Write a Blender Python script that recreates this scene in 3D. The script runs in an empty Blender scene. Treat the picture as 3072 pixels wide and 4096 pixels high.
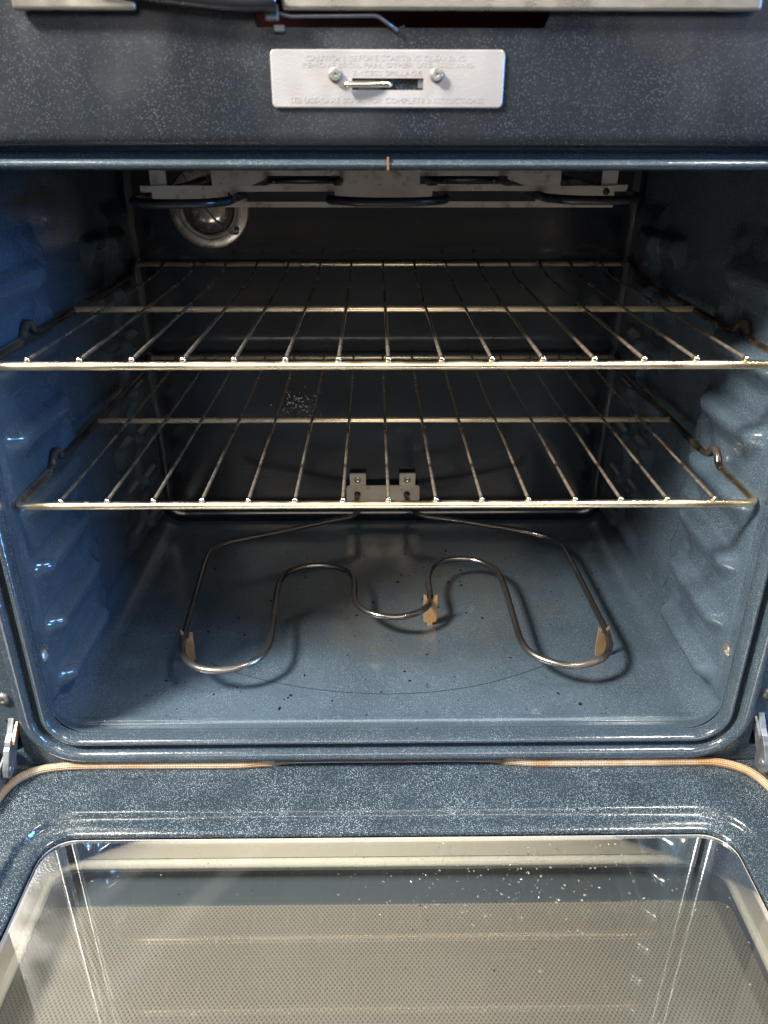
import bpy, math, random
from mathutils import Vector, Matrix
random.seed(7)
C = bpy.context.scene.collection
S = bpy.context.scene
R = math.radians

# ------------------------------------------------------------------ camera
cam = bpy.data.cameras.new('camera'); camo = bpy.data.objects.new('camera', cam); C.objects.link(camo)
cam.sensor_fit = 'HORIZONTAL'; cam.sensor_width = 36.0; cam.lens = 36.0 * 3115.6 / 3072
cam.clip_start = .02; cam.clip_end = 200
cam.dof.use_dof = True; cam.dof.focus_distance = .74; cam.dof.aperture_fstop = 11.5
p, yw, rl = .4552, .0130, -.0013
fw = Vector((math.sin(yw)*math.cos(p), math.cos(yw)*math.cos(p), -math.sin(p)))
rt = Vector((math.cos(yw), -math.sin(yw), 0)); dn = fw.cross(rt)
rt2 = math.cos(rl)*rt + math.sin(rl)*dn; dn2 = -math.sin(rl)*rt + math.cos(rl)*dn
M = Matrix((( rt2.x, -dn2.x, -fw.x), (rt2.y, -dn2.y, -fw.y), (rt2.z, -dn2.z, -fw.z)))
camo.matrix_world = Matrix.Translation((-.0113, 0, 0)) @ M.to_4x4()
S.camera = camo

# ------------------------------------------------------------------ world and lamps (an ordinary kitchen: a ceiling lamp left, one right, a window right)
W = bpy.data.worlds.new('World'); S.world = W; W.use_nodes = True
wt = W.node_tree; bg = wt.nodes['Background']           # a room: pale ceiling above, dim walls and floor below
wtc = wt.nodes.new('ShaderNodeTexCoord'); wsp = wt.nodes.new('ShaderNodeSeparateXYZ'); wmr = wt.nodes.new('ShaderNodeMapRange'); wmx = wt.nodes.new('ShaderNodeMix')
wmr.interpolation_type = 'SMOOTHSTEP'; wmr.inputs[1].default_value = .25; wmr.inputs[2].default_value = .85
wmx.data_type = 'RGBA'; wmx.inputs[6].default_value = (.125, .118, .110, 1); wmx.inputs[7].default_value = (.40, .37, .33, 1)
wt.links.new(wtc.outputs['Generated'], wsp.inputs[0]); wt.links.new(wsp.outputs[2], wmr.inputs[0]); wt.links.new(wmr.outputs[0], wmx.inputs[0]); wt.links.new(wmx.outputs[2], bg.inputs[0])
bg.inputs[1].default_value = 1.0
def area(name, loc, target, size, power, col, size_y=None, shape=None):
    l = bpy.data.lights.new(name, 'AREA'); l.energy = power; l.color = col; l.size = size
    if size_y: l.shape = 'RECTANGLE'; l.size_y = size_y
    if shape: l.shape = shape
    o = bpy.data.objects.new(name, l); C.objects.link(o); o.location = loc
    o.rotation_euler = (Vector(target) - Vector(loc)).to_track_quat('-Z', 'Y').to_euler()
    return o
area('kitchen_lamp', (-1.22, -.16, 1.10), (0, .62, -.45), .34, 200, (1.0, .92, .81), shape='DISK')
area('ceiling_strip_left', (-.85, .05, 1.55), (-.1, .5, -.5), .45, 22, (1.0, .91, .78), size_y=.10)
area('ceiling_strip_right', (.95, .05, 1.55), (.1, .5, -.5), .40, 40, (1.0, .94, .86), size_y=.10)
area('room_light', (.15, -1.7, 1.0), (0, .9, -.4), 2.0, 30, (1.0, .93, .84), size_y=.8)
area('window_light', (2.3, -.15, .22), (-.2, .65, -.35), .55, 84, (.17, .45, 1.0), size_y=.55)
S.view_settings.view_transform = 'Standard'; S.view_settings.look = 'None'
S.view_settings.exposure = 0; S.view_settings.gamma = 1

# ------------------------------------------------------------------ materials
class NT:
    def __init__(s, name):
        s.m = bpy.data.materials.new(name); s.m.use_nodes = True; s.t = s.m.node_tree; s.n = s.t.nodes
        s.b = s.n['Principled BSDF']; s.out = s.n['Material Output']
        s.tc = s.n.new('ShaderNodeTexCoord')
    def new(s, k, **kw):
        n = s.n.new(k)
        for a, b in kw.items(): setattr(n, a, b)
        return n
    def link(s, a, b): s.t.links.new(a, b)
    def val(s, sock, v):
        if hasattr(v, 'is_linked') or isinstance(v, bpy.types.NodeSocket): s.link(v, sock)
        else: sock.default_value = v
    def math(s, op, a, b=None, clamp=False):
        n = s.new('ShaderNodeMath', operation=op, use_clamp=clamp); s.val(n.inputs[0], a)
        if b is not None: s.val(n.inputs[1], b)
        return n.outputs[0]
    def mix(s, f, a, b):
        n = s.new('ShaderNodeMix', data_type='RGBA'); s.val(n.inputs[0], f)
        s.val(n.inputs[6], a if not isinstance(a, tuple) else (*a, 1)); s.val(n.inputs[7], b if not isinstance(b, tuple) else (*b, 1))
        return n.outputs[2]
    def noise(s, scale, detail=3, rough=.55, vec=None, dist=0):
        n = s.new('ShaderNodeTexNoise'); n.inputs['Scale'].default_value = scale; n.inputs['Detail'].default_value = detail
        n.inputs['Roughness'].default_value = rough; n.inputs['Distortion'].default_value = dist
        s.link(vec or s.tc.outputs['Object'], n.inputs['Vector']); return n.outputs['Fac']
    def ramp(s, v, lo, hi, a=0., b=1.):
        n = s.new('ShaderNodeMapRange', interpolation_type='SMOOTHSTEP'); s.val(n.inputs[0], v)
        n.inputs[1].default_value = lo; n.inputs[2].default_value = hi; n.inputs[3].default_value = a; n.inputs[4].default_value = b
        return n.outputs[0]
    def scaled(s, v):
        n = s.new('ShaderNodeMapping'); s.link(s.tc.outputs['Object'], n.inputs[0]); n.inputs['Scale'].default_value = v; return n.outputs[0]
    def bump(s, h, strength, dist=.001):
        n = s.new('ShaderNodeBump'); n.inputs['Strength'].default_value = strength; n.inputs['Distance'].default_value = dist
        s.link(h, n.inputs['Height']); s.link(n.outputs[0], s.b.inputs['Normal']); return n
    def set(s, **kw):
        for k, v in kw.items():
            i = s.b.inputs[k.replace('_', ' ')]
            s.val(i, (*v, 1) if isinstance(v, tuple) and len(v) == 3 else v)
        return s.m

def speck(t, scale, thr, keep):
    v = t.new('ShaderNodeTexVoronoi'); v.inputs['Scale'].default_value = scale; v.inputs['Randomness'].default_value = 1
    t.link(t.tc.outputs['Object'], v.inputs['Vector'])
    sep = t.new('ShaderNodeSeparateColor'); t.link(v.outputs['Color'], sep.inputs[0])
    near = t.ramp(v.outputs['Distance'], thr, thr*.55)
    on = t.ramp(sep.outputs[0], keep, min(1, keep + .25))
    return t.math('MULTIPLY', near, on), sep.outputs[1]

def enamel(name, base, spk, scale, keep, rough=.16, wave=0., stain=False, thr=.42, spkcol=(.42, .52, .60), bump=.5, sheen=False):
    t = NT(name)
    m1, br = speck(t, scale, thr, keep)
    m2, _ = speck(t, scale*1.9, thr, keep)
    m = t.math('MULTIPLY', t.math('MAXIMUM', m1, t.math('MULTIPLY', m2, .5)), spk)
    m = t.math('MULTIPLY', m, t.ramp(t.noise(30, 3, .6), .30, .70, .45, 1.15))     # flecks bunch and thin out
    big = t.noise(9, 2, .6)
    col = t.mix(t.ramp(big, .3, .72), tuple(c*.86 for c in base), tuple(c*1.12 for c in base))
    col = t.mix(m, col, spkcol)
    if stain:
        # baked-on brownish film: strongest in the middle of the floor, patchy, with a few burnt spots
        mp = t.new('ShaderNodeMapping'); t.link(t.tc.outputs['Object'], mp.inputs[0]); mp.inputs['Location'].default_value = (-.02, -.05, 0); mp.inputs['Scale'].default_value = (1, 1.25, 0)
        ln = t.new('ShaderNodeVectorMath', operation='LENGTH'); t.link(mp.outputs[0], ln.inputs[0])
        near = t.ramp(ln.outputs['Value'], .25, .06)
        film = t.math('MULTIPLY', near, t.ramp(t.noise(16, 4, .6, dist=.4), .30, .72, .15, .75))
        col = t.mix(film, col, (.050, .046, .034))
        spots = t.math('MULTIPLY', t.ramp(t.noise(85, 3, .6), .66, .74), t.ramp(t.noise(11, 2, .5), .50, .62))
        col = t.mix(t.math('MULTIPLY', spots, .8), col, (.020, .013, .008))
    r = t.ramp(t.noise(14, 2, .6), .25, .8, rough*.75, rough*1.45)
    if sheen: r = t.ramp(t.noise(13, 3, .6, vec=t.scaled((1, 1, .5))), .30, .72, .14, .40)     # wiped, uneven gloss
    h = t.noise(420, 0, .5)
    if wave:
        h = t.math('ADD', h, t.math('MULTIPLY', t.noise(38, 1, .55), wave))
    t.bump(h, bump, .00045)
    return t.set(Base_Color=col, Roughness=r, Specular_IOR_Level=.55)

M_wall = enamel('enamel_cavity', (.035, .053, .072), .34, 900, .32, .14, wave=.6, thr=.32, bump=.25)
M_floor = enamel('enamel_cavity_floor', (.035, .053, .072), .34, 900, .32, .14, wave=.6, thr=.32, bump=.25, stain=True)
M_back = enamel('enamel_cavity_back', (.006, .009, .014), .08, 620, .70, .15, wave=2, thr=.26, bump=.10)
M_front = enamel('enamel_front', (.024, .036, .048), .40, 960, .28, .15, thr=.31, bump=.25)
M_panel = enamel('enamel_upper_panel', (.0115, .0145, .019), .10, 700, .15, .20, thr=.34, bump=.05, sheen=True)
M_door = enamel('enamel_door', (.015, .023, .031), .66, 900, .14, .15, thr=.32, spkcol=(.46, .58, .66), bump=.25)

def metal(name, col, rough, metallic=1., dirt=None, dscale=60, dlo=.5, dhi=.7, damt=1., rvar=.4, brushed=None, bump=.15, drough=None):
    t = NT(name)
    c = col
    n = t.noise(dscale, 3, .62)
    r = t.ramp(t.noise(dscale*.7, 2, .6), .25, .8, rough*(1-rvar), rough*(1+rvar))
    if dirt:
        d = t.ramp(n, dlo, dhi, 0, damt); c = t.mix(d, col, dirt)
        if drough: r = t.mix(d, (rough,)*3, (drough,)*3)
        t.set(Metallic=t.math('MULTIPLY', t.math('SUBTRACT', 1., t.math('MULTIPLY', d, .75)), metallic))
    else: t.set(Metallic=metallic)
    h = t.noise(900, 0, .5)
    if brushed: h = t.noise(1, 3, .6, vec=t.scaled(brushed))
    t.bump(h, bump, .0003)
    return t.set(Base_Color=c, Roughness=r)

M_rack = metal('rack_rod_metal', (.92, .77, .54), .30, dirt=(.34, .20, .10), dscale=34, dlo=.62, dhi=.76, damt=.6)
M_side = metal('rack_side_metal', (.15, .125, .095), .26, dirt=(.05, .04, .032), dscale=24, dlo=.40, dhi=.68, damt=.8)
M_wire = metal('rack_wire_metal', (.42, .36, .28), .26, dirt=(.06, .045, .035), dscale=26, dlo=.40, dhi=.66, damt=.85)
M_rail = metal('rack_cross_metal', (.88, .72, .49), .32, .78, dirt=(.30, .18, .09), dscale=34, dlo=.62, dhi=.76, damt=.6)
M_tip = metal('rack_wire_tip', (.82, .74, .62), .15)
M_elem = metal('element_sheath', (.21, .20, .195), .26, .95, dirt=(.11, .075, .06), dscale=9, dlo=.50, dhi=.75, damt=.55)
M_broil = metal('broil_sheath', (.030, .030, .034), .34, .5)
M_rust = metal('rusty_tab', (.36, .23, .12), .42, .55, dirt=(.20, .11, .055), dscale=120, dlo=.42, dhi=.68, damt=.8)
M_zinc = metal('zinc_plate', (.62, .54, .45), .42, .3, dirt=(.14, .11, .085), dscale=70, dlo=.60, dhi=.78, damt=.8)
M_hang = metal('hanger_steel', (.42, .385, .36), .40, .45, dirt=(.09, .06, .045), dscale=60, dlo=.52, dhi=.74, damt=.85)
M_galv = metal('galvanised_hinge', (.14, .155, .17), .45, .7, dirt=(.26, .20, .13), dscale=110, dlo=.55, dhi=.8, damt=.6)
M_latch = metal('latch_plate_metal', (.30, .297, .305), .40, .45, dirt=(.30, .22, .13), dscale=30, dlo=.52, dhi=.74, damt=.5)
M_letter = metal('letter_metal', (.32, .317, .325), .38, .35)
M_screw = metal('screw_metal', (.30, .31, .30), .36, .85, dirt=(.25, .2, .14), dscale=200, dlo=.55, dhi=.75)
M_dscrew = metal('dark_screw', (.16, .16, .17), .38, .8)
M_alu = metal('aluminium_liner', (.47, .45, .40), .38, .35, brushed=(700, 40, 30), bump=.35, rvar=.15)
M_alu2 = metal('aluminium_rim', (.60, .60, .55), .26, .4)
M_trim = metal('cooktop_trim_metal', (.26, .25, .22), .34, .8, dirt=(.3, .24, .17), dscale=60, dlo=.58, dhi=.8, damt=.6)
M_brass = metal('lever_metal', (.72, .68, .58), .24, 1.)

def plain(name, col, rough=.5, metallic=0., spec=.5):
    t = NT(name); n = t.noise(60, 4, .6)
    return t.set(Base_Color=t.mix(n, tuple(c*.75 for c in col), tuple(min(1, c*1.25) for c in col)), Roughness=rough, Metallic=metallic, Specular_IOR_Level=spec)
M_dark = plain('dark_void', (.008, .008, .009), .8)
M_redvoid = plain('dark_red_insulation', (.14, .022, .012), .9)
M_black = plain('black_plastic', (.012, .013, .016), .18)
M_crumb = plain('burnt_crumb', (.006, .005, .0045), .9, spec=.1)
M_ring = plain('ring_line', (.016, .020, .023), .8, spec=.1)
M_brown = plain('brown_residue', (.13, .075, .028), .55)
M_flake = plain('pale_residue', (.115, .115, .10), .20)
M_glare = plain('glare_white', (.55, .56, .55), .3)  # pale colour that paints the glare on the back wall
M_lampglass = metal('lamp_glass', (.30, .27, .24), .14, .75)
M_lampring = metal('lamp_ring', (.40, .36, .32), .34, .7, dirt=(.22, .15, .10), dscale=60, dlo=.55, dhi=.8, damt=.6)
M_seal = plain('dark_seal', (.040, .052, .062), .35)

def gasket_mat():
    t = NT('braided_gasket')
    uv = t.tc.outputs['UV']
    sep = t.new('ShaderNodeSeparateXYZ'); t.link(uv, sep.inputs[0])
    a = t.math('SINE', t.math('MULTIPLY', t.math('ADD', sep.outputs[0], sep.outputs[1]), 2*math.pi))
    b = t.math('SINE', t.math('MULTIPLY', t.math('SUBTRACT', sep.outputs[0], sep.outputs[1]), 2*math.pi))
    w = t.math('MULTIPLY', t.math('ADD', t.math('MULTIPLY', a, b), 1.), .5)
    st = t.ramp(t.noise(26, 4, .6), .40, .66)
    c = t.mix(st, (.38, .32, .23), (.27, .165, .08))
    c = t.mix(t.ramp(w, .05, .75), (.17, .095, .035), c)
    t.bump(w, .9, .0008)
    return t.set(Base_Color=c, Roughness=.6)
M_gasket = gasket_mat()

def glass_mat(name, film, smear):
    t = NT(name)
    tr = t.new('ShaderNodeBsdfTransparent'); tr.inputs[0].default_value = (.96, .965, .95, 1)
    gl = t.new('ShaderNodeBsdfGlossy'); gl.inputs['Roughness'].default_value = .012; gl.inputs[0].default_value = (1, 1, 1, 1)
    fr = t.new('ShaderNodeFresnel'); fr.inputs[0].default_value = 1.45
    m1 = t.new('ShaderNodeMixShader'); t.link(fr.outputs[0], m1.inputs[0]); t.link(tr.outputs[0], m1.inputs[1]); t.link(gl.outputs[0], m1.inputs[2])
    df = t.new('ShaderNodeBsdfDiffuse'); df.inputs[0].default_value = (.58, .59, .57, 1)
    sep = t.new('ShaderNodeSeparateXYZ'); t.link(t.tc.outputs['Object'], sep.inputs[0])
    def band(a, b, c, w):                       # |a x + b y - c| < w, softened and broken up
        d = t.math('ABSOLUTE', t.math('SUBTRACT', t.math('ADD', t.math('MULTIPLY', sep.outputs[0], a), t.math('MULTIPLY', sep.outputs[1], b)), c))
        return t.ramp(d, w, w*.35)
    bs = t.math('MAXIMUM', band(.80, -.60, .0255, .011), band(.80, -.60, .0925, .012))
    sm = t.math('MULTIPLY', t.math('MULTIPLY', bs, t.ramp(sep.outputs[0], .02, -.08)), t.ramp(t.noise(20, 3, .6), .2, .7, smear*.5, smear))
    fn = t.math('ADD', t.ramp(t.noise(11, 5, .6), .2, .8, film*.6, film*1.4), sm)
    m2 = t.new('ShaderNodeMixShader'); t.link(fn, m2.inputs[0]); t.link(m1.outputs[0], m2.inputs[1]); t.link(df.outputs[0], m2.inputs[2])
    t.link(m2.outputs[0], t.out.inputs[0]); return t.m
M_glass = glass_mat('window_glass', .006, .010)

def dots_mat():
    t = NT('dotted_inner_pane')
    P, Q, rr = .00363, .0046, .44
    def lat(off):
        mp = t.new('ShaderNodeMapping'); t.link(t.tc.outputs['Object'], mp.inputs[0])
        mp.inputs['Scale'].default_value = (1/P, 1/Q, 0); mp.inputs['Location'].default_value = (off + 100, off + 100, 0)
        f = t.new('ShaderNodeVectorMath', operation='FRACTION'); t.link(mp.outputs[0], f.inputs[0])
        s = t.new('ShaderNodeVectorMath', operation='SUBTRACT'); t.link(f.outputs[0], s.inputs[0]); s.inputs[1].default_value = (.5, .5, 0)
        l = t.new('ShaderNodeVectorMath', operation='LENGTH'); t.link(s.outputs[0], l.inputs[0]); return l.outputs['Value']
    d = t.math('MINIMUM', lat(0), lat(.5))
    dot = t.ramp(d, .40, .30)
    n = t.noise(7, 4, .6)
    bright = t.mix(n, (.132, .127, .117), (.178, .169, .152))
    c = t.mix(dot, (.038, .037, .035), bright)
    return t.set(Base_Color=c, Roughness=.28, Metallic=.25)
M_dots = dots_mat()
M_frit = metal('pane_border', (.045, .060, .075), .06, .25, rvar=.1, bump=.02)

# ------------------------------------------------------------------ mesh helpers
def mk(name, verts, faces, mat, parent=None, base=(0, 0, 0), smooth=True, uvs=None, autos=None):
    me = bpy.data.meshes.new(name)
    me.from_pydata([tuple(Vector(v) - Vector(base)) for v in verts], [], faces)
    if uvs:
        ul = me.uv_layers.new(name='UVMap')
        for lp in me.loops: ul.data[lp.index].uv = uvs[lp.vertex_index]
    me.materials.append(mat)
    for f in me.polygons: f.use_smooth = smooth
    me.validate(); me.update()
    if autos: me.set_sharp_from_angle(angle=R(autos))
    o = bpy.data.objects.new(name, me); C.objects.link(o)
    if parent: o.parent = parent
    return o
def empty(name, loc, label, cat, group=None):
    o = bpy.data.objects.new(name, None); C.objects.link(o); o.location = loc; o['label'] = label; o['category'] = cat
    if group: o['group'] = group
    return o
def catmull(P, n=6, closed=False):
    P = [Vector(q) for q in P]; out = []; N = len(P)
    for i in range(N if closed else N - 1):
        g = lambda k: P[k % N] if closed else P[max(0, min(N-1, k))]
        a, b, c, d = g(i-1), g(i), g(i+1), g(i+2)
        for j in range(n):
            t = j/n
            out.append(.5*((2*b) + (c-a)*t + (2*a-5*b+4*c-d)*t*t + (3*b-a-3*c+d)*t**3))
    if not closed: out.append(P[-1])
    return out
def tube(P, r, seg=10, cap=True, vr=None, sx=1.):
    """swept round rod along P; returns verts, faces, uvs"""
    P = [Vector(q) for q in P]; N = len(P); V = []; F = []; U = []
    T = [(P[min(i+1, N-1)] - P[max(i-1, 0)]).normalized() for i in range(N)]
    up = Vector((0, 0, 1)) if abs(T[0].z) < .9 else Vector((1, 0, 0))
    n = (up - T[0]*up.dot(T[0])).normalized(); L = 0
    for i in range(N):
        if i: L += (P[i]-P[i-1]).length
        n = (n - T[i]*n.dot(T[i])).normalized(); b = T[i].cross(n)
        rr = vr[i] if vr else r
        for k in range(seg):
            a = 2*math.pi*k/seg; V.append(P[i] + n*math.cos(a)*rr + b*math.sin(a)*rr*sx); U.append((L, k/seg))
    for i in range(N-1):
        for k in range(seg):
            F.append((i*seg+k, i*seg+(k+1) % seg, (i+1)*seg+(k+1) % seg, (i+1)*seg+k))
    if cap: F.append(tuple(range(seg-1, -1, -1))); F.append(tuple((N-1)*seg+k for k in range(seg)))
    return V, F, U
def fillet(P, r, n=5):
    P = [Vector(q) for q in P]; out = [P[0]]
    for i in range(1, len(P)-1):
        a = (P[i-1]-P[i]); b = (P[i+1]-P[i]); rr = min(r, a.length*.45, b.length*.45)
        A = P[i] + a.normalized()*rr; B = P[i] + b.normalized()*rr
        for j in range(n+1):
            t = j/n; out.append(A*(1-t)**2 + P[i]*2*t*(1-t) + B*t*t)
    out.append(P[-1]); return out
def box(x0, x1, y0, y1, z0, z1):
    V = [(x, y, z) for x in (x0, x1) for y in (y0, y1) for z in (z0, z1)]
    return V, [(0, 1, 3, 2), (4, 6, 7, 5), (0, 4, 5, 1), (2, 3, 7, 6), (0, 2, 6, 4), (1, 5, 7, 3)]
def prism(poly, lift, a0, a1):
    """extrude a 2D outline; lift(u, v, a) -> 3D"""
    n = len(poly); V = [lift(u, v, a0) for u, v in poly] + [lift(u, v, a1) for u, v in poly]
    F = [tuple(range(n)), tuple(range(2*n-1, n-1, -1))] + [(i, n+i, n+(i+1) % n, (i+1) % n) for i in range(n)]
    return V, F
def bevel(o, w, seg=2):
    m = o.modifiers.new('bevel', 'BEVEL'); m.width = w; m.segments = seg; m.limit_method = 'ANGLE'; m.angle_limit = R(35)
    return o
def lathe(prof, c, axis, seg=32):
    """prof (r, h) turned round axis through c"""
    ax = Vector(axis).normalized(); u = ax.orthogonal().normalized(); w = ax.cross(u); c = Vector(c); V = []; F = []
    for r, h in prof:
        for k in range(seg):
            a = 2*math.pi*k/seg; V.append(c + ax*h + (u*math.cos(a) + w*math.sin(a))*r)
    for i in range(len(prof)-1):
        for k in range(seg): F.append((i*seg+k, i*seg+(k+1) % seg, (i+1)*seg+(k+1) % seg, (i+1)*seg+k))
    if prof[-1][0] > 1e-5: F.append(tuple((len(prof)-1)*seg+k for k in range(seg)))
    return V, F
def rrect(x0, x1, z0, z1, r, n=8, sub=24):
    """rounded rectangle, counter-clockwise: list of (x, z, nx, nz); r = (bl, br, tr, tl)"""
    out = []
    if not isinstance(r, tuple): r = (r,)*4
    cs = [(x0+r[0], z0+r[0], 180, r[0]), (x1-r[1], z0+r[1], 270, r[1]), (x1-r[2], z1-r[2], 0, r[2]), (x0+r[3], z1-r[3], 90, r[3])]
    for i, (cx, cz, a0, rr) in enumerate(cs):
        for k in range(n+1):
            a = R(a0 + 90*k/n); out.append((cx+rr*math.cos(a), cz+rr*math.sin(a), math.cos(a), math.sin(a)))
        nx = cs[(i+1) % 4]; b = R(nx[2]); e = (nx[0]+nx[3]*math.cos(b), nx[1]+nx[3]*math.sin(b)); s = out[-1]
        for k in range(1, sub):
            t = k/sub; out.append((s[0]+(e[0]-s[0])*t, s[1]+(e[1]-s[1])*t, s[2], s[3]))
    return out
def sweep(path, prof, lift, flip=False):
    n = len(path); V = []; F = []
    for (d, h) in prof:
        for (a, b, na, nb) in path: V.append(lift(a+na*d, b+nb*d, h))
    for i in range(len(prof)-1):
        for k in range(n):
            f = (i*n+k, i*n+(k+1) % n, (i+1)*n+(k+1) % n, (i+1)*n+k); F.append(f[::-1] if flip else f)
    return V, F
XZ = lambda a, b, h: (a, h, b)     # frame plane
XY = lambda a, b, h: (a, b, h)     # door plane

# ------------------------------------------------------------------ the oven
OB = (0, .77, -.62)
oven = empty('oven', OB, 'blue speckled enamel oven with its door open and two wire racks inside', 'oven')
def part(name, vf, mat, parent=oven, **kw):
    V, F = vf[0], vf[1]
    return mk(name, V, F, mat, parent, OB, **kw)

# ---- cavity: pressed liner, split into floor, two side walls, ceiling and back
HW, Z0, Z1, RF, YB, YFR = .314, -.506, .004, .030, 1.012, .5565
def sstep(e0, e1, x):
    t = max(0, min(1, (x-e0)/(e1-e0))); return t*t*(3-2*t)
LEV = [-.1715 - .0585*k for k in range(-1, 6)]
def wall_h(y, z, side):
    """depth of the pressed rack guides: raised front and rear zones with scalloped edges, one ledge per rack position"""
    ph = 2*math.pi*(z + .1630)/.0585
    wob = .0060*math.cos(ph) + .0022*math.cos(2*ph + .6)
    f = 1 - sstep(.727+wob, .739+wob, y)
    b = sstep(.905-wob, .918-wob, y)
    fade = sstep(-.490, -.468, z)*(1-sstep(-.092, -.070, z))
    h = .0075*max(f, b)*fade
    for q, L in enumerate(LEV):
        t = z - (L + .0085)                                   # 0 at the top of the ledge
        e = sstep(-.034, -.006, t)*(1-sstep(-.0015, .0065, t))
        w = .70 + .30*sstep(-.034, -.004, t)                  # ledge narrows towards its foot
        m, hl = .650, .056*w
        h += .0135*e*sstep(m-hl-.012, m-hl+.006, y)*(1-sstep(m+hl-.010, m+hl+.012, y))*fade
        h += .0100*e*sstep(.840, .865, y)*(1-sstep(.950, .975, y))*fade
        dm = (z-(L+.026))/.0060
        h -= .0030*math.exp(-dm*dm)*math.exp(-((y-.694)/.009)**2)*fade
    return h*sstep(.556, .585, y)
def ring(hw, z0, z1, r):
    P = []
    def seg(a, b, n, tag):
        for k in range(n):
            t = k/n; P.append((a[0]+(b[0]-a[0])*t, a[1]+(b[1]-a[1])*t, tag))
    def arc(cx, cz, a0, n, tag):
        for k in range(n):
            a = R(a0 + 90*k/n); P.append((cx+r*math.cos(a), cz+r*math.sin(a), tag))
    seg((-hw, z1-r), (-hw, z0+r), 150, 'L'); arc(-hw+r, z0+r, 180, 8, 'F')
    seg((-hw+r, z0), (hw-r, z0), 40, 'F'); arc(hw-r, z0+r, 270, 8, 'F')
    seg((hw, z0+r), (hw, z1-r), 150, 'R'); arc(hw-r, z1-r, 0, 6, 'C')
    seg((hw-r, z1), (-hw+r, z1), 20, 'C'); arc(-hw+r, z1-r, 90, 6, 'C')
    return P
ys = [YFR + (YB-.013-YFR)*i/150 for i in range(151)]
ys += [.5750 + .0005*k for k in range(32)]; ys = sorted(set(ys))
rows = []; NR = None
for y in ys:
    ct = .0098*(1-sstep(.5560, .5790, y))
    rr = ring(HW-ct, Z0+ct, Z1-ct, RF); NR = len(rr); row = []
    for x, z, t in rr:
        if t == 'L': x += wall_h(y, z, 0)
        elif t == 'R': x -= wall_h(y, z, 2)
        elif t == 'F':
            e = sstep(.296, .282, abs(x))
            z += .0028*sstep(.5775, .5803, y)*(1-sstep(.5847, .5875, y))*e      # front rib
            z += .0035*sstep(.93, .985, y)                   # gentle rise at the rear
        row.append(((x, y, z), t))
    rows.append(row)
for k in range(1, 8):                                          # rear fillet
    a = R(90*k/7); d = .013*(1-math.cos(a)); y = YB-.013+.013*math.sin(a)
    row = []
    for (x, z, t), (v0, _) in zip(ring(HW-d, Z0+.0035+d, Z1-d, RF), rows[len(ys)-1]): row.append(((x, y, z), 'B'))
    rows.append(row)
def collect(tags, r0, r1):
    V = []; F = []; idx = {}
    def vid(i, k):
        k %= NR
        if (i, k) not in idx: idx[(i, k)] = len(V); V.append(rows[i][k][0])
        return idx[(i, k)]
    for i in range(r0, r1):
        for k in range(NR):
            if rows[i][k][1] in tags or tags == 'all':
                F.append((vid(i, k), vid(i, k+1), vid(i+1, k+1), vid(i+1, k)))
    return V, F, vid
NL = len(ys)-1
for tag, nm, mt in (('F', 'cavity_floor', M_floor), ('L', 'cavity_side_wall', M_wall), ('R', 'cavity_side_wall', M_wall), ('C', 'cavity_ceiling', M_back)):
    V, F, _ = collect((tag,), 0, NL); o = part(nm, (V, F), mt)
    if tag == 'F': cav_floor = o
V, F, vid = collect('all', NL, len(rows)-1)
# back panel as a grid with two shallow pressed lines
x0, x1, z0, z1 = -HW+.013, HW-.013, Z0+.0165, Z1-.013
last = [vid(len(rows)-1, k) for k in range(NR)]
nz = 150; gx = 12; b0 = len(V)
for j in range(nz+1):
    z = z0+(z1-z0)*j/nz; g = .0009*math.exp(-((z+.1375)/.004)**2) + .0009*math.exp(-((z+.247)/.004)**2)
    cut = max(0, RF - min(z-z0, z1-z)); dx = RF - math.sqrt(max(0, RF*RF-cut*cut))
    for i in range(gx+1): V.append((x0+dx+(x1-x0-2*dx)*i/gx, YB + g*(1 if 0 < i < gx else 0), z))
for j in range(nz):
    for i in range(gx): a = b0+j*(gx+1)+i; F.append((a, a+1, a+gx+2, a+gx+1))
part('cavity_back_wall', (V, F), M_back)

# ---- front flange with rolled bead and groove round the opening
path = rrect(-.3142, .3142, -.5062, -.0136, (.036, .036, .03, .03), 10, 24)
part('opening_flange', sweep(path, [(-.0097, .5572), (-.0096, .5515), (-.0090, .5474), (-.0074, .5448), (-.0054, .5442), (-.0038, .5456), (-.0030, .5480), (-.0025, .5520), (-.0020, .5570), (.0014, .5570), (.0022, .5490), (.0030, .5445), (.0048, .5418), (.0078, .5404),
      (.0105, .5406), (.0128, .5424), (.0138, .5452), (.0142, .5490)], lambda a, b, h: (a, h + (.010 if b > -.0122 else 0), b), True), M_front)
# ---- face frame beyond the flange, cut for the hinge slots
def face_side(s):
    ox = .3276
    V = []; F = []
    out = [(ox, -.012), (.40, -.012), (.40, -.527), (ox-.020, -.527)]
    cols = [(.3270, .3335), (.3335, .3425), (.3425, .40)]
    zs = [-.012, -.4745, -.5115, -.527]
    for ci, (a, b) in enumerate(cols):
        for ri in range(3):
            if ci == 1 and ri == 1: continue
            n = len(V); V += [(s*a, .5488, zs[ri]), (s*b, .5488, zs[ri]), (s*b, .5488, zs[ri+1]), (s*a, .5488, zs[ri+1])]
            F.append((n, n+1, n+2, n+3) if s > 0 else (n+3, n+2, n+1, n))
    n = len(V)                                                  # slot cheeks
    q = [(.3335, -.4745), (.3425, -.4745), (.3425, -.5115), (.3335, -.5115)]
    V += [(s*a, y, z) for y in (.5488, .600) for a, z in q]
    F += [(n+i, n+4+i, n+4+(i+1) % 4, n+(i+1) % 4) for i in range(4)] + [(n+4, n+5, n+6, n+7)]
    return V, F
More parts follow.
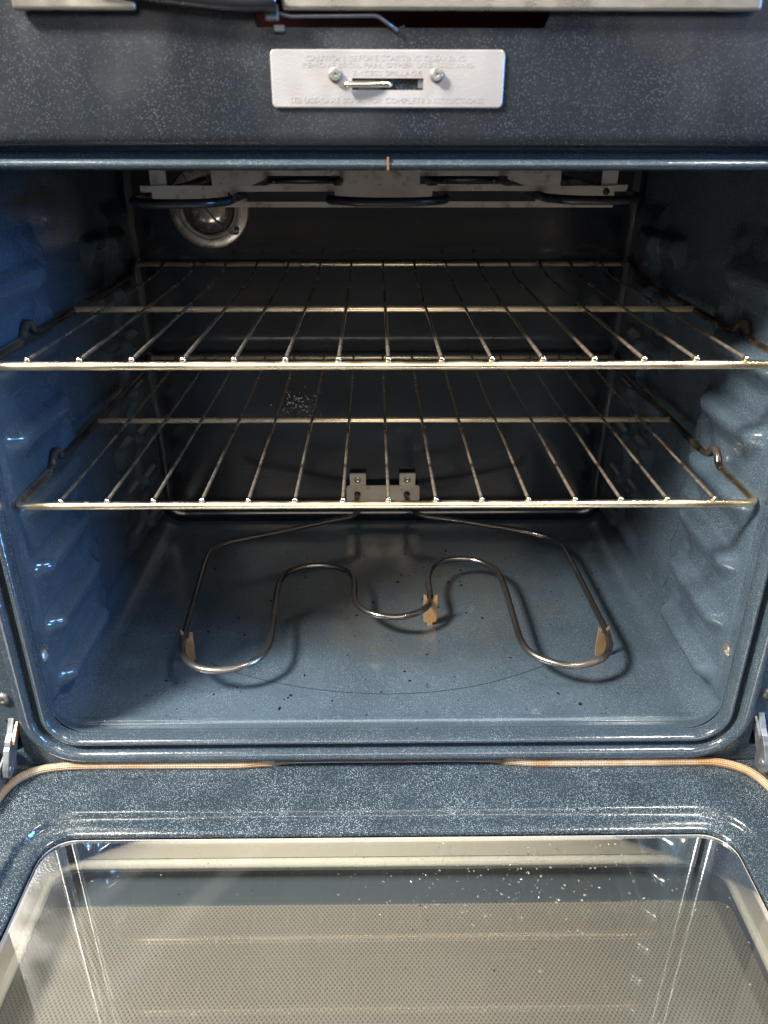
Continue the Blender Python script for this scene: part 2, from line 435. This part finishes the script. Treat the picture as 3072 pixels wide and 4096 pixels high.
for s in (-1, 1):
    o = part('face_frame', face_side(s), M_front, smooth=False)
# corner webs under the rounded flange
arcp = [q for q in path if q[3] < -.01 or (abs(q[2]) > .99 and q[1] < -.46)]
V = []; F = []
n = len(path)
for (a, b, na, nb) in path:
    V.append((a+na*.0136, .5488, b+nb*.0136))
    V.append((max(-.3268, min(.3268, a+na*.06)), .5488, max(-.527, min(.0, b+nb*.06))))
for k in range(n):
    a, b, c, d = 2*k, 2*k+1, (2*k+3) % (2*n), (2*k+2) % (2*n); F.append((a, b, c, d))
part('face_web', (V, F), M_front, smooth=False)
part('toe_panel', box(-.40, .40, .576, .60, -.72, -.515), M_dark)

# ---- upper front panel with latch opening at its top edge
PX = .40
outline = [(-PX, -.0078), (PX, -.0078), (PX, .0655), (.0990, .0655), (.0905, .0548), (-.0800, .0548), (-.0850, .0655), (-PX, .0655)]
V = []; F = []
prof = [(-.0092, .5560), (-.0090, .5450), (-.0074, .5424), (-.0044, .5412), (-.0010, .5408), (.02, .5406), (.0548, .5406)]
xs = [-PX, -.2, -.0850, -.08, .0, .0905, .0990, .2, PX]
for z, y in prof:
    for x in xs: V.append((x, y, z))
nx = len(xs)
for i in range(len(prof)-1):
    for k in range(nx-1): F.append((i*nx+k, i*nx+k+1, (i+1)*nx+k+1, (i+1)*nx+k))
b = len(V); t0 = (len(prof)-1)*nx
V += [(-PX, .5406, .075), (-.2, .5406, .075), (-.0850, .5406, .075), (.0990, .5406, .075), (.2, .5406, .075), (PX, .5406, .075)]
F += [(t0, t0+1, b+1, b), (t0+1, t0+2, b+2, b+1), (t0+2, t0+3, b+2), (t0+5, t0+6, b+3), (t0+6, t0+7, b+4, b+3), (t0+7, t0+8, b+5, b+4)]
# turned-in lip of the cut-out
e = len(V); V += [(-.0850, .5560, .075), (-.08, .5560, .0548), (.0905, .5560, .0548), (.0990, .5560, .075)]
F += [(b+2, t0+3, e+1, e), (t0+3, t0+5, e+2, e+1), (t0+5, b+3, e+3, e+2)]
upanel = part('upper_front_panel', (V, F), M_panel, autos=40)
part('latch_housing', box(-.12, .13, .575, .60, .0202, .0760), M_redvoid, smooth=False)
part('latch_housing_floor', box(-.12, .13, .5495, .600, .006, .020), M_dark, smooth=False)
# seam where the rolled bead meets at the top centre
part('bead_seam', box(-.0026, -.0014, .5432, .5500, -.0225, -.0150), M_brown, smooth=False)

# ---- cooktop edge trim, gap and black fitting above the panel
def rod(name, P, r, mat, parent=oven, seg=10, n=None, fil=None, sx=1.):
    P = fillet(P, fil) if fil else (catmull(P, n) if n else P)
    return part(name, tube(P, r, seg, sx=sx), mat, parent)
o = part('cooktop_trim', box(-.2190, -.1480, .5325, .5385, .0622, .090), M_trim, smooth=False); bevel(o, .002, 3)
o = part('cooktop_trim', box(-.0640, .2150, .5325, .5385, .0626, .090), M_trim, smooth=False); bevel(o, .002, 3)
o = part('cooktop', box(-.42, .42, .5388, 1.06, .0765, .095), M_dark, smooth=False)
rod('black_fitting', [(-.170, .5330, .0760), (-.145, .5325, .0720), (-.115, .5320, .0688), (-.088, .5325, .0668), (-.067, .5330, .0672)], .0060, M_black, seg=16, n=6)
rod('latch_rod', [(-.072, .5375, .0630), (-.060, .5370, .0600), (-.0085, .5370, .0605), (.0035, .5385, .0530)], .0011, M_galv, fil=.002)
o = part('latch_bracket', box(-.0745, -.0660, .5352, .5392, .0575, .0660), M_galv, smooth=False); bevel(o, .0012)
o = part('latch_bracket', box(-.0700, -.0630, .5375, .5395, .0520, .0560), M_galv, smooth=False); bevel(o, .0008)
rod('latch_spring', [(.003, .552, .0555), (.008, .553, .0570)], .0007, M_brown)

# ---- latch cover plate with screws, slot, lever and embossed wording
def rpoly(x0, x1, z0, z1, r, n=5): return [(a, b) for a, b, _, _ in rrect(x0, x1, z0, z1, r, n, 1)]
px0, px1, pz0, pz1 = -.0728, .0680, .0125, .0436
sx0, sx1, sz0, sz1 = -.0240, .0192, .0222, .0286
V = []; F = []
po = rrect(px0, px1, pz0, pz1, .0028, 5, 10); cxp, czp = (sx0+sx1)/2, (sz0+sz1)/2
inner = [(max(sx0, min(sx1, a)), max(sz0, min(sz1, b))) for a, b, _, _ in po]
n = len(po)
for a, b, na, nb in po: V.append((a, .5404, b))
for a, b, na, nb in po: V.append((a, .5391, b))
for a, b, na, nb in po: V.append((a-na*.0007, .5385, b-nb*.0007))
for (a, b) in inner: V.append((a, .5385, b))
for (a, b) in inner: V.append((a, .5470, b))
for L in range(4):
    for k in range(n): F.append((L*n+k, L*n+(k+1) % n, (L+1)*n+(k+1) % n, (L+1)*n+k))
plate = part('latch_cover_plate', (V, F), M_latch, autos=35)
plate['label'] = 'bare metal latch cover plate with embossed wording'
o = part('slot_recess', box(sx0-.001, sx1+.001, .5450, .5468, sz0-.001, sz1+.001), M_dark, plate, smooth=False)
o = part('slot_tab', box(sx1-.0032, sx1-.0002, .5400, .5440, sz0+.0012, sz1-.0004), M_galv, plate, smooth=False)
rod('latch_lever', [(-.0285, .5345, .0249), (-.012, .5365, .0252), (.000, .5405, .0251)], .0017, M_brass, plate, n=4)
for x in (-.0340, .0272):
    V, F = lathe([(.0040, 0), (.0042, .0004), (.0040, .0008), (.0034, .0010), (.0034, .0030), (.0029, .0036), (.0012, .0036), (.0010, .0032), (0, .0031)], (x, .5385, .0302), (0, -1, 0), 6 if False else 24)
    s = part('screw', (V, F), M_screw, plate, autos=30)
def text(line, x0, x1, z, h, parent):
    cu = bpy.data.curves.new('lettering', 'FONT'); cu.body = line; cu.size = 1; cu.extrude = .012; cu.resolution_u = 2
    o = bpy.data.objects.new('lettering', cu); C.objects.link(o)
    bpy.context.view_layer.update(); dg = bpy.context.evaluated_depsgraph_get()
    me = bpy.data.meshes.new_from_object(o.evaluated_get(dg)); bpy.data.objects.remove(o); bpy.data.curves.remove(cu)
    X = [v.co.x for v in me.vertices]; Y = [v.co.y for v in me.vertices]
    a, b, c, d = min(X), max(X), min(Y), max(Y)
    for v in me.vertices:
        x = x0 + (v.co.x-a)/(b-a)*(x1-x0); zz = z + (v.co.y-c)/(d-c)*h; y = .5384 - (v.co.z+.012)/.024*.00008
        v.co = Vector((x, y, zz)) - Vector(OB)
    me.materials.clear(); me.materials.append(M_letter)
    q = bpy.data.objects.new('lettering', me); C.objects.link(q); q.parent = parent
    return q
text('CAUTION: BEFORE STARTING CLEANING', -.0515, .0440, .0376, .0030, plate)
text('REMOVE BROIL PAN, OTHER UTENSILS AND', -.0535, .0495, .0338, .0030, plate)
text('EXCESS SPILLAGE', -.0235, .0180, .0299, .0026, plate)
text('SEE USE-CARE BOOK FOR COMPLETE INSTRUCTIONS', -.0620, .0560, .0152, .0030, plate)

# ---- bake element on the floor
EP = [(-0.037,0.981),(-0.048,0.969),(-0.079,0.955),(-0.138,0.926),(-0.185,0.905),(-0.205,0.895),(-0.217,0.881),(-0.222,0.862),(-0.222,0.83),(-0.219,0.771),(-0.216,0.716),(-0.2145,0.685),(-0.2115,0.663),(-0.205,0.648),(-0.194,0.636),(-0.181,0.6295),(-0.166,0.628),(-0.151,0.6315),(-0.138,0.639),(-0.128,0.651),(-0.1225,0.668),(-0.122,0.692),(-0.124,0.735),(-0.1255,0.777),(-0.124,0.801),(-0.117,0.82),(-0.1,0.832),(-0.082,0.836),(-0.063,0.833),(-0.046,0.823),(-0.038,0.807),(-0.036,0.783),(-0.035,0.759),(-0.029,0.742),(-0.016,0.729),(0.0,0.722),(0.017,0.7215),(0.03,0.726),(0.042,0.735),(0.0495,0.747),(0.052,0.765),(0.0515,0.791),(0.0535,0.812),(0.06,0.832),(0.074,0.846),(0.092,0.851),(0.110,0.848),(0.126,0.837),(0.136,0.821),(0.14,0.797),(0.141,0.761),(0.141,0.713),(0.1415,0.682),(0.145,0.661),(0.155,0.646),(0.172,0.635),(0.188,0.632),(0.206,0.636),(0.222,0.646),(0.232,0.663),(0.236,0.684),(0.2365,0.706),(0.2355,0.739),(0.2345,0.789),(0.2325,0.853),(0.23,0.881),(0.22,0.904),(0.189,0.923),(0.146,0.941),(0.092,0.96),(0.058,0.971),(0.046,0.98)]
EP = [((x+.0113)*.9813-.0113, y*.9813) for x, y in EP]
P3 = [(-.0362, 1.004, -.4612), (-.0362, .992, -.4635)] + [(x, y, -.473 + (.002 if i in (0, len(EP)-1) else 0)) for i, (x, y) in enumerate(EP)] + [(.0338, .992, -.4635), (.0338, 1.004, -.4612)]
bake = part('bake_element', tube(catmull(P3, 4), .0036, 12), M_elem)
bake['label'] = 'bent dark tube of the bake element above the oven floor'
# support tabs: thin rusty plates standing on the floor and hooked over the tube
def tab(x, y, w, ry):
    pts = [(-.0032, -.506), (.0032, -.506), (.0034, -.5020), (.0074, -.5012), (.0084, -.498), (.0086, -.482), (.0084, -.4655), (.0070, -.4668), (.0050, -.4660), (.0042, -.4700), (.0026, -.4745), (-.0026, -.4745), (-.0042, -.4700), (-.0048, -.4668), (-.0066, -.4662), (-.0084, -.4640), (-.0086, -.482), (-.0082, -.498), (-.0072, -.5012), (-.0034, -.5020)]
    c, s = math.cos(R(ry)), math.sin(R(ry))
    def lift(u, v, a): u *= w; return (x+u*c-a*s, y+u*s+a*c, v)
    V, F = prism(pts, lift, -.0006, .0006); return part('support_tab', (V, F), M_rust, bake, smooth=False)
tab(.0505, .740, .92, 0); tab(.2275, .6750, .74, 14); tab(-.2070, .672, .74, -10)
# mounting bracket at the back wall
pl = rpoly(-.0512, .0515, -.4715, -.4478, .0035)
V, F = prism(pl, lambda u, v, a: (u, a, v), .9985, 1.0005); mb = part('mounting_bracket', (V, F), M_zinc, bake, smooth=False)
for cx in (-.0350, .0345):
    V, F = prism([(cx-.0112, -.4478), (cx+.0112, -.4478), (cx+.0112, -.4315), (cx+.0102, -.4305), (cx-.0102, -.4305), (cx-.0112, -.4315)], lambda u, v, a: (u, a, v), 1.0010, 1.0035)
    part('mounting_tab', (V, F), M_zinc, bake, smooth=False)
    V, F = lathe([(.0048, 0), (.0048, .0012), (.0036, .0022), (.0016, .0024), (.0014, .0018), (0, .0018)], (cx, 1.0010, -.4395), (0, -1, 0), 20); part('mounting_screw', (V, F), M_brass, bake)
    V, F = lathe([(.0046, 0), (.0046, .0004), (0, .0004)], (cx+(-.0008 if cx < 0 else -.0006), .9984, -.4608), (0, -1, 0), 20); part('tube_hole', (V, F), M_dark, bake)
    for dx in (-.0078, .0078):
        V, F = lathe([(.0020, 0), (.0018, .0008), (.0008, .0012), (0, .0012)], (cx+dx, .9985, -.4540), (0, -1, 0), 12); part('rivet', (V, F), M_zinc, bake)

# ---- broil element under the ceiling with its hanger plates
def legs(xs, yf, yb, z0, z1):
    P = []
    for i, x in enumerate(xs):
        zz = z0 + (z1-z0)*i/(len(xs)-1)
        fwd = i % 2 == 0
        if fwd: P += [(x, yb-.03, zz), (x, .80, zz), (x, yf+.040, zz)]
        else: P += [(x, yf+.040, zz), (x, .80, zz), (x, yb-.03, zz)]
        if i < len(xs)-1:
            x2 = xs[i+1]; ye = yf if fwd else yb; m = (x+x2)/2; w = abs(x2-x); s = -1 if fwd else 1
            P += [(x+.06*w, ye-s*.020, zz), (x+.24*w, ye-s*.0045, zz), (m, ye, zz), (x2-.24*w, ye-s*.0045, zz), (x2-.06*w, ye-s*.020, zz)]
    return P
bx = [-.204, -.126, -.0475, .0475, .1265, .2015]
broil = part('broil_element', tube(catmull([(-.204, 1.004, -.0495)] + legs(bx, .645, .955, -.0508, -.0476) + [(.2015, 1.004, -.0475)], 5), .0035, 12), M_broil)
broil['label'] = 'black tube of the broil element under the oven ceiling'
def plate_with_slots(name, y, x0, x1, zt, zb, slots, n0, n1, parent, mat, t=.0010, dz=.0):
    """upright strip with long windows: built as bars between the windows"""
    for i, (a, b, c, d) in enumerate(slots): pass
    V = []; F = []
    def add(xa, xb, za, zb_):
        v, f = box(xa, xb, y-t/2, y+t/2, zb_, za); k = len(V); V.extend(v); F.extend([tuple(k+q for q in ff) for ff in f])
    xa = x0
    edges = []
    for (sa, sb, st, sb2) in slots:
        add(xa, sa, zt, zb); add(sa, sb, zt, st); add(sa, sb, sb2, zb); xa = sb
    add(xa, x1, zt, zb)
    if n0: pass
    return part(name, (V, F), mat, parent, smooth=False)
hp = plate_with_slots('hanger_plate', .700, -.1952, .1899, -.0410, -.0578, [(-.1325, -.0436, -.0455, -.0535), (.0377, .1245, -.0450, -.0532)], 0, 0, broil, M_hang)
part('hanger_tip', box(-.2046, -.1951, .6994, .7006, -.0462, -.0412), M_hang, broil, smooth=False)
part('hanger_tip', box(.1898, .2004, .6994, .7006, -.0452, -.0402), M_hang, broil, smooth=False)
for a, b in ((-.1960, -.1827), (.1789, .1920)):
    part('hanger_strap', box(a, b, .7012, .7024, -.0424, .0035), M_hang, broil, smooth=False)
plate_with_slots('rear_hanger_plate', .920, -.1869, .1930, -.0300, -.0552, [(-.1262, -.0478, -.0440, -.0522), (.0393, .1351, -.0440, -.0522)], 0, 0, broil, M_hang)
for zx in ((.1830, -.0455),):
    V, F = lathe([(.0028, 0), (.0028, .0003), (0, .0003)], (zx[0], .6994, zx[1]), (0, -1, 0), 16); part('strap_hole', (V, F), M_dark, broil)

# ---- oven lamp at the back wall
lc = (-.2100, YB, -.0835)
lamp = part('oven_lamp', lathe([(.0478, 0), (.0478, .0030), (.0466, .0042), (.0370, .0046), (.0362, .0030), (.0350, .0030), (.0338, .0058), (.0318, .0056), (.0305, .0030), (.0302, -.004)], lc, (0, -1, 0), 64), M_lampring, autos=50)
lamp['label'] = 'round oven lamp with a tarnished ring'
part('lamp_lens', lathe([(.0303, -.004), (.0295, .004), (.0268, .0105), (.0215, .0150), (.0140, .0178), (.0060, .0188), (.0001, .0190)], lc, (0, -1, 0), 48), M_lampglass, lamp)
rod('wire_clip', [(-.2330, .9880, -.0450), (-.2180, .9870, -.0720), (-.2120, .9870, -.0830), (-.1985, .9930, -.0990), (-.1850, 1.0030, -.1120), (-.1795, 1.0060, -.1140), (-.1760, 1.0065, -.1120)], .0008, M_dscrew, lamp, seg=8, n=5)
part('clip_screw', lathe([(.0034, 0), (.0032, .0022), (.0016, .0030), (0, .0030)], (-.1785, 1.0070, -.1085), (0, -1, 0), 14), M_dscrew, lamp)

# faint pressed ring line on the floor
rod('floor_ring', [(-.185, .672, -.5059), (-.1573, .656, -.5059), (-.108, .637, -.5059), (-.055, .6245, -.5059), (0, .6195, -.5059), (.0545, .6235, -.5059), (.105, .636, -.5059), (.147, .654, -.5059), (.165, .663, -.5059)], .00045, M_ring, seg=6, n=5)
# ---- rivets low on the cavity walls, frame screws
for s, y, z in ((-1, .5748, -.4225), (1, .5772, -.4235)):
    V, F = lathe([(.0108, -.0010), (.0108, .0006), (.0096, .0014), (.0080, .0012), (.0074, .0004), (.0066, .0018), (.0040, .0036), (0, .0042)], (s*(HW-.0052), y, z), (-s, 0, 0), 28); part('wall_rivet', (V, F), M_screw)
for s, x in ((-1, -.3395), (1, .3385)):
    V, F = lathe([(.0062, 0), (.0060, .0012), (.0050, .0026), (.0030, .0035), (.0016, .0036), (.0014, .0022), (0, .0022)], (x, .5487, -.4500), (0, -1, 0), 24); part('frame_screw', (V, F), M_dscrew)
# brown run below and above the right rivet
rod('drip_stain', [(HW-.0004, .5735, -.4140), (HW-.0004, .5700, -.4080), (HW-.0004, .5715, -.4020), (HW-.0004, .5665, -.3960), (HW-.0004, .5655, -.3880)], .0009, M_brown, seg=6, n=3)

# ---- hinges
def hinge(s):
    X = lambda v: s*v
    arm = [(.575, -.462), (.549, -.472), (.540, -.483), (.534, -.4865), (.531, -.4905), (.5285, -.4925), (.5195, -.5065), (.5170, -.5120), (.520, -.517), (.5285, -.514), (.541, -.5035), (.5465, -.4955), (.575, -.484)]
    V, F = prism(arm, lambda u, v, a: (X(a), u, v), .3350, .3405); h = part('hinge', (V, F), M_galv, smooth=False); bevel(h, .0006)
    body = [(.546, -.506), (.549, -.521), (.545, -.533), (.47, -.533), (.478, -.520), (.505, -.508), (.522, -.504), (.535, -.500)]
    V, F = prism(body, lambda u, v, a: (X(a), u, v), .3418, .3440); b = part('hinge_bracket', (V, F), M_galv, h, smooth=False); bevel(b, .0005)
    V, F = prism(body, lambda u, v, a: (X(a), u, v), .3540, .3560); b = part('hinge_bracket', (V, F), M_galv, h, smooth=False); bevel(b, .0005)
    V, F = prism([(.551, -.475), (.5455, -.479), (.5360, -.4875), (.5345, -.4905), (.5440, -.4860), (.552, -.482)], lambda u, v, a: (X(a), u, v), .3325, .3349); part('hinge_hook', (V, F), M_rust if s < 0 else M_galv, h, smooth=False)
    V, F = lathe([(.0040, 0), (.0040, .0012), (.0022, .0016), (.0020, .0010), (0, .0010)], (X(.3350), .5245, -.5085), (-s, 0, 0), 20); part('hinge_pin', (V, F), M_galv, h)
hinge(-1); hinge(1)

# ---- the open door: pressed inner panel, window, gasket
DO = rrect(-.2916, .2916, .150, .4756, .026, 8, 24)
def outer(d_):
    return [(max(-.372, min(.372, a+na*.2)), max(.07, min(.5535, b+nb*.2))) for a, b, na, nb in d_]
prof = [(.0004, -.5415), (.0000, -.5370), (.0012, -.5358), (.0110, -.5353), (.0148, -.5350), (.0156, -.5345), (.0162, -.5337), (.0178, -.5312), (.0184, -.5304), (.0193, -.5299), (.0210, -.5298), (.0300, -.5298)]
V, F = sweep(DO, prof, XY); n = len(DO); k0 = (len(prof)-1)*n; b = len(V)
oo = outer(DO)
V += [(x, y, -.5298) for x, y in oo]
F += [(k0+k, k0+(k+1) % n, b+(k+1) % n, b+k) for k in range(n)]
c = len(V); V += [(x, y, -.575) for x, y in oo]
F += [(b+k, b+(k+1) % n, c+(k+1) % n, c+k) for k in range(n)]
door = part('door', (V, F), M_door, autos=45)
door['label'] = 'open drop-down door with speckled inner panel and glass window'
lp = rrect(-.2900, .2900, .1516, .4740, .025, 8, 24)
part('window_liner', sweep(lp, [(.0006, -.5415), (-.0052, -.5572)], XY, False), M_alu, door)
part('window_rim', sweep(lp, [(-.0050, -.5572), (-.0044, -.5582), (-.0046, -.5592), (-.0066, -.5606), (-.0082, -.5632), (-.0084, -.5660), (-.0072, -.5686), (-.0040, -.5696)], XY, False), M_alu2, door)
part('lower_liner', sweep(lp, [(-.0040, -.5696), (.0030, -.5702), (.0010, -.5810)], XY, False), M_alu, door)
part('window_seal', sweep(lp, [(.0012, -.5810), (.0016, -.5882)], XY, False), M_seal, door)
def sheet(name, x0, x1, y0, y1, z, t, mat, r=.02):
    V, F = prism([(a, b) for a, b, _, _ in rrect(x0, x1, y0, y1, r, 6, 1)], lambda u, v, a: (u, v, a), z-t, z); return part(name, (V, F), mat, door, smooth=False)
sheet('window_glass', -.2912, .2912, .1506, .4750, -.5418, .0035, M_glass, .024)
sheet('inner_pane', -.312, .312, .135, .492, -.5882, .004, M_frit)
sheet('dotted_screen', -.2905, .2880, .165, .4460, -.5876, .0003, M_dots, .012)
part('door_outer_shell', box(-.372, .372, .07, .5535, -.625, -.594), M_dark, door, smooth=False)
# braided gasket lying on the door panel along the hinge side and round both corners
GP = [(-.345, .40), (-.3450, .470), (-.3440, .500), (-.3410, .5185), (-.3345, .5310), (-.3220, .5400), (-.3050, .5445), (-.2785, .5465), (-.20, .5462), (-.14, .5462), (-.112, .5480), (-.095, .5520), (.0, .5530), (.095, .5520), (.114, .5480), (.14, .5455), (.22, .5450), (.2900, .5452), (.3093, .5430), (.3230, .5375), (.3321, .5300), (.3390, .5170), (.3425, .500), (.3440, .470), (.345, .40)]
GP = [(x, y, -.5266 - (.0060 if abs(x) < .10 else 0)) for x, y in GP]
V, F, U = tube(catmull(GP, 12), .0040, 14)
U = [(u/.0030, v*6) for u, v in U]
part('gasket', (V, F), M_gasket, door, uvs=U)

# ------------------------------------------------------------------ the two racks
def make_rack(label, yf, ym, yb, z, hx, yshift):
    base = (0, (yf+yb)/2, z)
    rk = empty('oven_rack', base, label, 'oven rack', 'wire racks in the oven')
    def rp(name, vf, mat, uv=None): return mk(name, vf[0], vf[1], mat, rk, base)
    zf = z-.0047; k = yshift
    side = [(.640, 0), (.6490, .0016), (.6540, .0070), (.6605, .0112), (.6680, .0092), (.6745, .0022), (.6830, -.0004), (.700, -.0006)]
    fr = fillet([(-hx, .640+k, zf), (-hx, yf, zf), (hx, yf, zf), (hx, .640+k, zf)], .0095, 6)
    L = [(-hx, y+k, zf+dz) for y, dz in side]; Rr = [(hx, y+k, zf+dz) for y, dz in side]
    tail = lambda s: [(s*hx, .80, zf), (s*hx, yb-.034, zf), (s*hx, yb-.028, zf+.0015), (s*hx*.999, yb-.008, zf+.0125), (s*hx*.998, yb-.002, zf+.0135)]
    fpts = [q for q in fr]
    rp('frame_rod', tube(fpts, .0033, 14), M_rack)
    for s, pts in ((-1, L), (1, Rr)):
        rp('side_rod', tube(catmull(pts + tail(s), 5), .0033, 12), M_side)
    rp('cross_rod', tube([(-hx+.002, ym, z-.0039), (0, ym, z-.0039), (hx-.002, ym, z-.0042)], .0029, 12), M_rail)
    rp('back_rod', tube([(-hx+.004, yb, z+.0055), (0, yb, z+.0055), (hx-.004, yb, z+.0055)], .0027, 12), M_rail)
    wp = [(0, yf-.0004, z+.0001), (0, yf+.004, z+.0003), (0, yf+.02, z), (0, ym, z), (0, yb-.10, z), (0, yb-.045, z+.002), (0, yb-.012, z+.0075), (0, yb, z+.0092)]
    V, F, _ = tube(catmull(wp, 5), .00145, 8)
    w0 = mk('wire', V, F, M_wire, rk, base)
    # bright ground tip on the front rod
    Vt, Ft = lathe([(.0021, -.0016), (.0024, 0), (.0021, .0012), (.0012, .0020), (0, .0022)], (0, yf-.0012, z+.0004), (0, -1, .35), 12)
    t0 = mk('wire_tip', Vt, Ft, M_tip, w0, base)
    for i in range(15):
        x = (i-7)*.038 + random.uniform(-.0006, .0006)
        if i == 0: w, t = w0, t0
        else:
            w = w0.copy(); C.objects.link(w); w.parent = rk
            t = t0.copy(); C.objects.link(t); t.parent = w
        w.location = (x, 0, 0); w.rotation_euler = (0, 0, random.uniform(-.003, .003))
    return rk
make_rack('upper chrome wire oven rack, its front rod reaching both picture edges', .5683, .7687, .9907, -.1521, .3030, .0)
make_rack('lower chrome wire oven rack above the bent bake element', .5753, .7809, 1.0011-.004, -.2702, .3030, .0060)

# ------------------------------------------------------------------ crumbs and residue
def flakes(name, spots, mat, label, cat, z_of, flat=.35):
    V = []; F = []
    for (x, y, r) in spots:
        n = random.randint(5, 8); z = z_of(x, y); k = len(V); a0 = random.uniform(0, 6.28); el = random.uniform(.35, 1.); th = random.uniform(0, 6.28)
        for i in range(n):
            a = a0+2*math.pi*i/n; q = r*random.uniform(.6, 1.15); u, v = q*math.cos(a), q*el*math.sin(a)
            V.append((x+u*math.cos(th)-v*math.sin(th), y+u*math.sin(th)+v*math.cos(th), z))
        for i in range(n):
            w = V[k+i]; V.append((x+(w[0]-x)*.6, y+(w[1]-y)*.6, z+r*flat*random.uniform(.6, 1.2)))
        for i in range(n): F.append((k+i, k+(i+1) % n, k+n+(i+1) % n, k+n+i))
        F.append(tuple(k+n+i for i in range(n)))
    o = mk(name, V, F, mat, None, smooth=False); o['label'] = label; o['category'] = cat; o['kind'] = 'stuff'; return o
def fz(x, y): return -.5060 + .0032*math.exp(-((y-.5825)/.0042)**4)
sp = [(random.uniform(-.24, .27), random.uniform(.565, .93), random.choice([.0007, .0010, .0012, .0016, .0022])) for _ in range(150)]
sp += [(-.165+random.gauss(0, .03), .60+random.gauss(0, .02), .0008) for _ in range(12)] + [(.16+random.gauss(0, .05), .60+random.gauss(0, .02), .0009) for _ in range(22)]
sp += [(-.046, .569, .0022), (-.067, .566, .0014), (.017, .8345, .0028), (.022, .852, .0018), (.19, .602, .0024), (-.105, .5995, .0026)]
flakes('crumbs', sp, M_crumb, 'scattered black burnt crumbs on the oven floor', 'crumbs', fz, .5)
flakes('grease_spots', [(-.146, .5685, .0038), (-.143, .567, .0028), (-.150, .5672, .0022), (-.098, .5665, .0020), (.012, .5640, .0014)], M_brown, 'small brown grease spots on the front of the oven floor', 'grease', fz, .05)
# glare patch on the back wall, put in as a cluster of pale flecks
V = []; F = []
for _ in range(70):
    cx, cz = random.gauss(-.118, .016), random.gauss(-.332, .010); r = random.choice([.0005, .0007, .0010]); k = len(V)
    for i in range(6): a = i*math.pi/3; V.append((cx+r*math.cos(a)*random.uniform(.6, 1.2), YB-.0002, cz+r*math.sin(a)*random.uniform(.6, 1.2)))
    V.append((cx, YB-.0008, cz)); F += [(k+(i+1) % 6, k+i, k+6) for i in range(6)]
o = mk('glare_flecks', V, F, M_glare, None); o['label'] = 'pale flecks standing in for a patch of glare on the dark back wall'; o['category'] = 'residue'; o['kind'] = 'stuff'
gz = lambda x, y: -.5418
rs = []
for _ in range(330):
    x = random.gauss(.105, .085); y = random.gauss(.432, .024)
    if -.05 < x < .285 and .33 < y < .470: rs.append((x, y, random.choice([.0004, .0005, .0007, .0009, .0013])))
for _ in range(70): rs.append((random.uniform(-.26, .28), random.uniform(.31, .468), random.choice([.0004, .0005, .0007, .0010])))
flakes('glass_residue', rs, M_flake, 'pale dried droplets and flakes on the door glass', 'residue', gz, .3)
flakes('door_crumbs', [(random.uniform(-.31, .31), random.uniform(.482, .535), random.choice([.0006, .0008, .0013])) for _ in range(46)], M_crumb, 'tiny dark crumbs on the speckled door panel', 'crumbs', lambda x, y: -.5299, .5)
flakes('glass_crumbs', [(random.uniform(-.2, .27), random.uniform(.33, .468), random.choice([.0007, .0010])) for _ in range(26)], M_crumb, 'tiny black crumbs on the door glass', 'crumbs', gz, .5)

S.render.engine = 'CYCLES'
S.cycles.max_bounces = 6; S.cycles.diffuse_bounces = 3; S.cycles.glossy_bounces = 4; S.cycles.transparent_max_bounces = 8
S.render.resolution_x, S.render.resolution_y = 768, 1024
